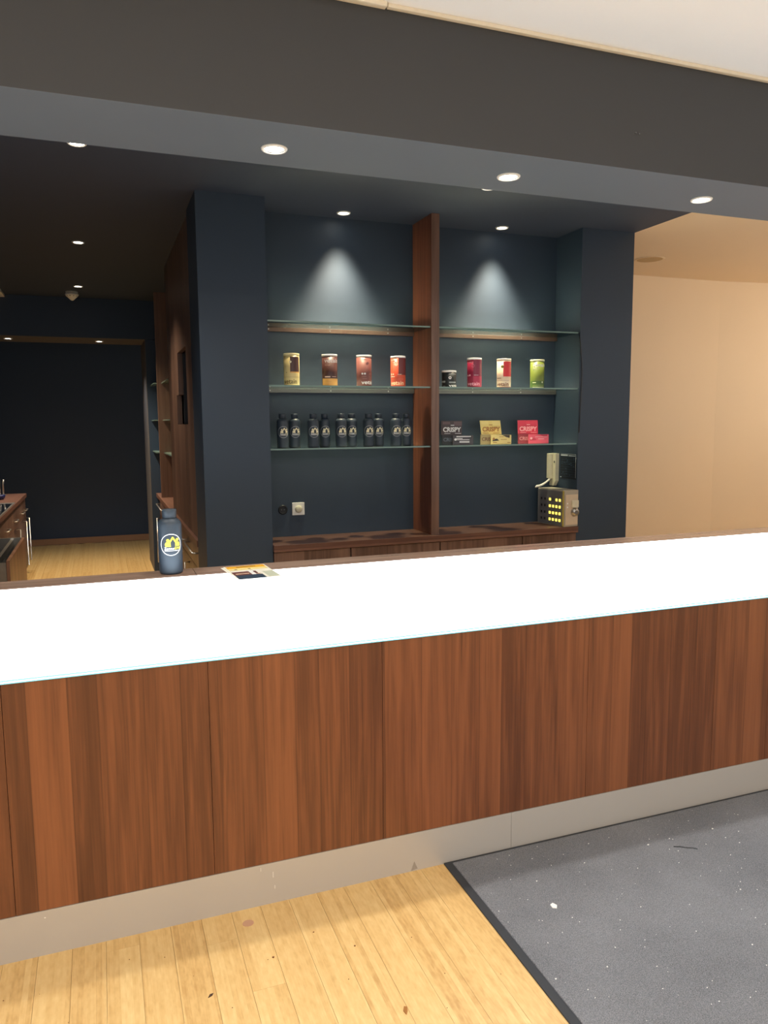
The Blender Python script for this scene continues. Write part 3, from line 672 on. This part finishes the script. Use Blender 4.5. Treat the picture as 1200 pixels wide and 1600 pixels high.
# --- socket and dimmer on the back wall
so = thing('wall_socket', 'small round black wall socket left of the white dimmer', 'socket', (1.069, 4.70, 1.035))
s1 = lathe(bmesh.new(), [(.030, 0), (.030, .004), (.026, .007), (.022, .007), (.020, .003)], 32); s1.transform(Matrix.Translation((1.069, 4.6995, 1.035)) @ Matrix.Rotation(PI/2, 4, 'X')); obj('rim', s1, blackp, so)
hb = bmesh.new()
for dx in (-.009, .009): bx(hb, 1.069+dx-.003, 1.069+dx+.003, 4.694, 4.697, 1.032, 1.038)
obj('contact', hb, dsteel, so)
di = thing('dimmer_switch', 'square white dimmer switch with a round knob on the niche back wall', 'switch', (1.168, 4.70, 1.037))
obj('plate', box(1.128, 1.208, 4.690, 4.6995, .997, 1.077, .003), whitep, di)
k_ = lathe(bmesh.new(), [(.022, 0), (.022, .012), (.018, .016), (.003, .0165)], 32); k_.transform(Matrix.Translation((1.168, 4.690, 1.037)) @ Matrix.Rotation(PI/2, 4, 'X')); obj('knob', k_, creamp, di)

# ------------------------------------------------------------------ passage, right side: wood partition, shelves, base cabinets
XP = .565
pt = thing('wood_partition', 'tall dark walnut partition with a narrow open slot beside the left pillar', 'partition', (XP, 5.7, .85))
for a in ((4.821, 5.25, .851, 2.842), (5.951, 6.60, .851, 2.842), (5.25, 5.951, 2.09, 2.842), (5.80, 5.951, 1.79, 2.09), (5.25, 5.43, .851, 1.575), (5.436, 5.951, .851, 1.575)):
    obj('panel', box(XP, XP+.035, a[0]+.0008, a[1]-.0008, a[2], a[3]), wood_d, pt)
obj('slot_back', box(XP+.09, XP+.10, 5.2, 6.0, 1.5, 2.15), dark_in, pt)
obj('slot_lining', box(XP+.036, XP+.09, 5.80, 5.83, 1.576, 2.09), dark_in, pt)
wy = obj('passage_worktop', box(.545, .899, 4.823, 8.399, .81, .85, .002), wood_y); tag(wy, 'long dark walnut worktop running down the right side of the passage', 'worktop')
for i, (y0, y1) in enumerate(((4.823, 5.44), (5.44, 6.10), (6.10, 6.75), (6.75, 7.40), (7.40, 8.12))):
    lab = ('near dark walnut base cabinet of the passage, partly behind the bottle', 'second base cabinet along the right of the passage', 'third base cabinet along the right of the passage', 'fourth base cabinet along the right of the passage', 'farthest base cabinet along the right of the passage, left of the bottle')[i]
    t = thing('base_cabinet', lab, 'cabinet', (.72, (y0+y1)/2, 0), 'base cabinets on the right of the passage')
    obj('body', box(.575, .898, y0+.001, y1-.001, .09, .809), wood_d, t)
    dr = obj('drawer', box(.556, .5745, y0+.003, y1-.003, .66, .806, .001), wood_d, t)
    do = obj('door', box(.556, .5745, y0+.003, y1-.003, .10, .656, .001), wood_d, t)
    obj('plinth', box(.60, .62, y0+.001, y1-.001, 0, .09), wood_d, t)
    h = bmesh.new(); tube(h, [(.556, y0+.04, .765), (.520, y0+.04, .765), (.520, y1-.06, .765), (.556, y1-.06, .765)], .006, 8); obj('handle', h, steel, dr)
    h = bmesh.new(); yh = y1-.05; tube(h, [(.556, yh, .62), (.520, yh, .62), (.520, yh, .16), (.556, yh, .16)], .006, 8); obj('handle', h, steel, do)
bc = thing('passage_bookcase', 'dark open shelving unit beyond the wood partition', 'shelving', (.72, 7.3, .85))
obj('upright', box(.56, .899, 7.83, 7.87, .851, 2.842), wood_d, bc)
obj('upright', box(.601, .899, 6.56, 6.60, .851, 2.842), wood_d, bc)
for z in (1.30, 1.62, 1.98):
    obj('shelf', box(.60, .899, 6.601, 7.829, z-.010, z), glass_e, bc)
    obj('shelf', box(.53, .899, 7.871, 8.398, z-.010, z), glass_e, bc)

# ------------------------------------------------------------------ passage, left side: kitchen run
XK = -.765
kw = obj('kitchen_worktop', box(-1.50, XK+.015, 3.6, 8.90, .815, .855, .002), wood_y); tag(kw, 'dark walnut kitchen worktop at the left edge', 'worktop')
for i, (y0, y1) in enumerate(((3.6, 4.5), (4.5, 5.35), (6.52, 7.20), (7.20, 7.90), (7.90, 8.55), (8.55, 8.88))):
    lab = ('kitchen cabinet nearest the bar on the left', 'second kitchen cabinet on the left', 'kitchen cabinet just beyond the open drawer', 'kitchen cabinet below the far end of the hob', 'kitchen cabinet with a bracket handle near the far end on the left', 'narrow end cabinet at the far end of the kitchen run')[i]
    t = thing('kitchen_cabinet', lab, 'cabinet', (-1.1, (y0+y1)/2, 0), 'kitchen cabinets on the left')
    obj('body', box(-1.48, XK-.02, y0+.001, y1-.001, .09, .814), wood_d, t)
    dr = obj('drawer', box(XK-.0195, XK, y0+.003, y1-.003, .63, .81, .001), wood_d, t)
    do = obj('door', box(XK-.0195, XK, y0+.003, y1-.003, .10, .626, .001), wood_d, t)
    obj('plinth', box(XK-.06, XK-.04, y0+.001, y1-.001, 0, .09), wood_d, t)
    h = bmesh.new(); tube(h, [(XK, y1-.27, .70), (XK+.030, y1-.27, .70), (XK+.030, y1-.11, .70), (XK, y1-.11, .70)], .006, 8); obj('handle', h, steel, dr)
    h = bmesh.new(); yh = y1-.06; tube(h, [(XK, yh, .60), (XK+.035, yh, .60), (XK+.035, yh, .15), (XK, yh, .15)], .006, 8); obj('handle', h, steel, do)
t = thing('open_drawer_cabinet', 'kitchen cabinet with a wide drawer pulled open toward the passage', 'cabinet', (-1.1, 5.93, 0))
obj('body', box(-1.48, XK-.16, 5.351, 6.519, .09, .814), wood_d, t)
dr = obj('drawer', box(-.595, -.575, 5.36, 6.45, .34, .712, .001), walnut('walnut_drawer_front', 'Z', (130, 92, 72), (176, 134, 108), sw=9, seed=8.0), t)
obj('drawer_side', box(-.92, -.597, 6.425, 6.445, .40, .715), steel, dr)
obj('drawer_base', box(-.92, -.597, 5.37, 6.425, .39, .40), dark_in, dr)
obj('drawer_side', box(-.92, -.597, 5.362, 5.382, .40, .70), steel, dr)
obj('front_rail', box(-.672, -.650, 5.382, 6.425, .66, .706), steel, dr)
obj('inner_front', box(-.600, -.5955, 5.38, 6.425, .40, .70), dark_in, dr)
obj('door', box(XK-.0195, XK, 5.354, 6.516, .10, .33, .001), wood_d, t)
hb_ = thing('hob', 'black glass hob with a silver rim set in the kitchen worktop', 'hob', (-1.1, 7.0, .855))
obj('rim', box(-1.42, -.757, 4.9, 7.80, .8555, .862, .002), steel, hb_)
obj('glass_top', box(-1.41, -.768, 4.92, 7.66, .8622, .866, .001), dglass, hb_)
for q in ((-1.05, 6.5, .09), (-1.05, 7.3, .08)): obj('burner_ring', Flat().ring(q[0], q[1], q[2], .004).plane((0, 0, .8663), (1, 0, 0), (0, 1, 0)), dsteel, hb_)
bo = lathe(bmesh.new(), [(.030, 0), (.045, .010), (.052, .035), (.050, .045), (.047, .045), (.047, .036), (.040, .014), (.01, .010)], 28, cap=True); bo.transform(Matrix.Translation((0, 0, .0)))
o = obj('bowl', bo, bluep); o.location = (-.935, 8.25, .8555); tag(o, 'small dark blue bowl on the kitchen worktop at the left edge', 'bowl')
tp = thing('tap', 'tall chrome tap with two upright pipes on the kitchen worktop', 'tap', (-1.0, 8.72, .855))
obj('pipe', tube(bmesh.new(), [(-.985, 8.72, .8555), (-.985, 8.72, 1.02), (-1.0, 8.72, 1.045)], .012), steel, tp)
obj('pipe', tube(bmesh.new(), [(-.950, 8.72, .8555), (-.950, 8.72, .97), (-.942, 8.72, 1.02)], .009), steel, tp)
obj('base', lathe(bmesh.new(), [(.05, 0), (.05, .006), (.02, .012)], 24, (-.968, 8.72, .8555)), steel, tp)

# ------------------------------------------------------------------ ceiling fittings
sd = thing('smoke_detector', 'white cone shaped smoke detector on the dark passage ceiling', 'smoke detector', (-.175, 8.05, ZC))
obj('base', lathe(bmesh.new(), [(.056, -.014), (.058, -.0005)], 32, (-.175, 8.05, ZC)), whitep, sd)
obj('head', lathe(bmesh.new(), [(.006, -.083), (.014, -.080), (.056, -.040), (.063, -.030), (.060, -.020), (.050, -.0145)], 32, (-.175, 8.05, ZC)), whitep, sd)
sl = bmesh.new()
for i in range(10):
    an = 2*PI*i/10; bx(sl, -.175+.048*math.cos(an)-.006, -.175+.048*math.cos(an)+.006, 8.05+.048*math.sin(an)-.006, 8.05+.048*math.sin(an)+.006, ZC-.047, ZC-.036)
obj('slots', sl, dsteel, sd)
vn = thing('ceiling_vent', 'white ceiling vent cut by the left edge of the picture', 'vent', (-1.03, 8.22, ZC))
obj('frame', box(-1.28, -.79, 8.04, 8.395, ZC-.028, ZC-.0005, .004), whitep, vn)
for k in range(6): obj('slat', box(-1.25, -.82, 8.07+k*.05, 8.09+k*.05, ZC-.032, ZC-.0285), whitep, vn)
cs = thing('ceiling_speaker', 'flush round cream ceiling speaker in the side room', 'speaker', (4.142, 5.067, ZC))
obj('rim', lathe(bmesh.new(), [(.098, -.004), (.112, -.005), (.116, -.0005)], 40, (4.142, 5.067, ZC), cap=False), cream, cs)
obj('grille', lathe(bmesh.new(), [(.098, -.004), (.098, -.001)], 40, (4.142, 5.067, ZC)), plain('speaker_grille', (196, 170, 130), .7, noise=.2, nscale=300), cs)
for i, (x_, z_) in enumerate(((1.83, 2.59), (1.845, 2.588))):
    s_ = lathe(bmesh.new(), [(.003, 0), (.003, .002), (.001, .0025)], 10); s_.transform(Matrix.Translation((x_, 2.3348, z_)) @ Matrix.Rotation(PI/2, 4, 'X'))
    o = obj('screw', s_, dsteel); tag(o, ('left of two tiny screws in the dark beam at right', 'right of two tiny screws in the dark beam at right')[i], 'screw')

for o in bpy.data.objects:
    if o.name.split('.')[0] in ('label_mark', 'grid_lines', 'heading_marks', 'header_marks'): o['kind'] = 'stuff'
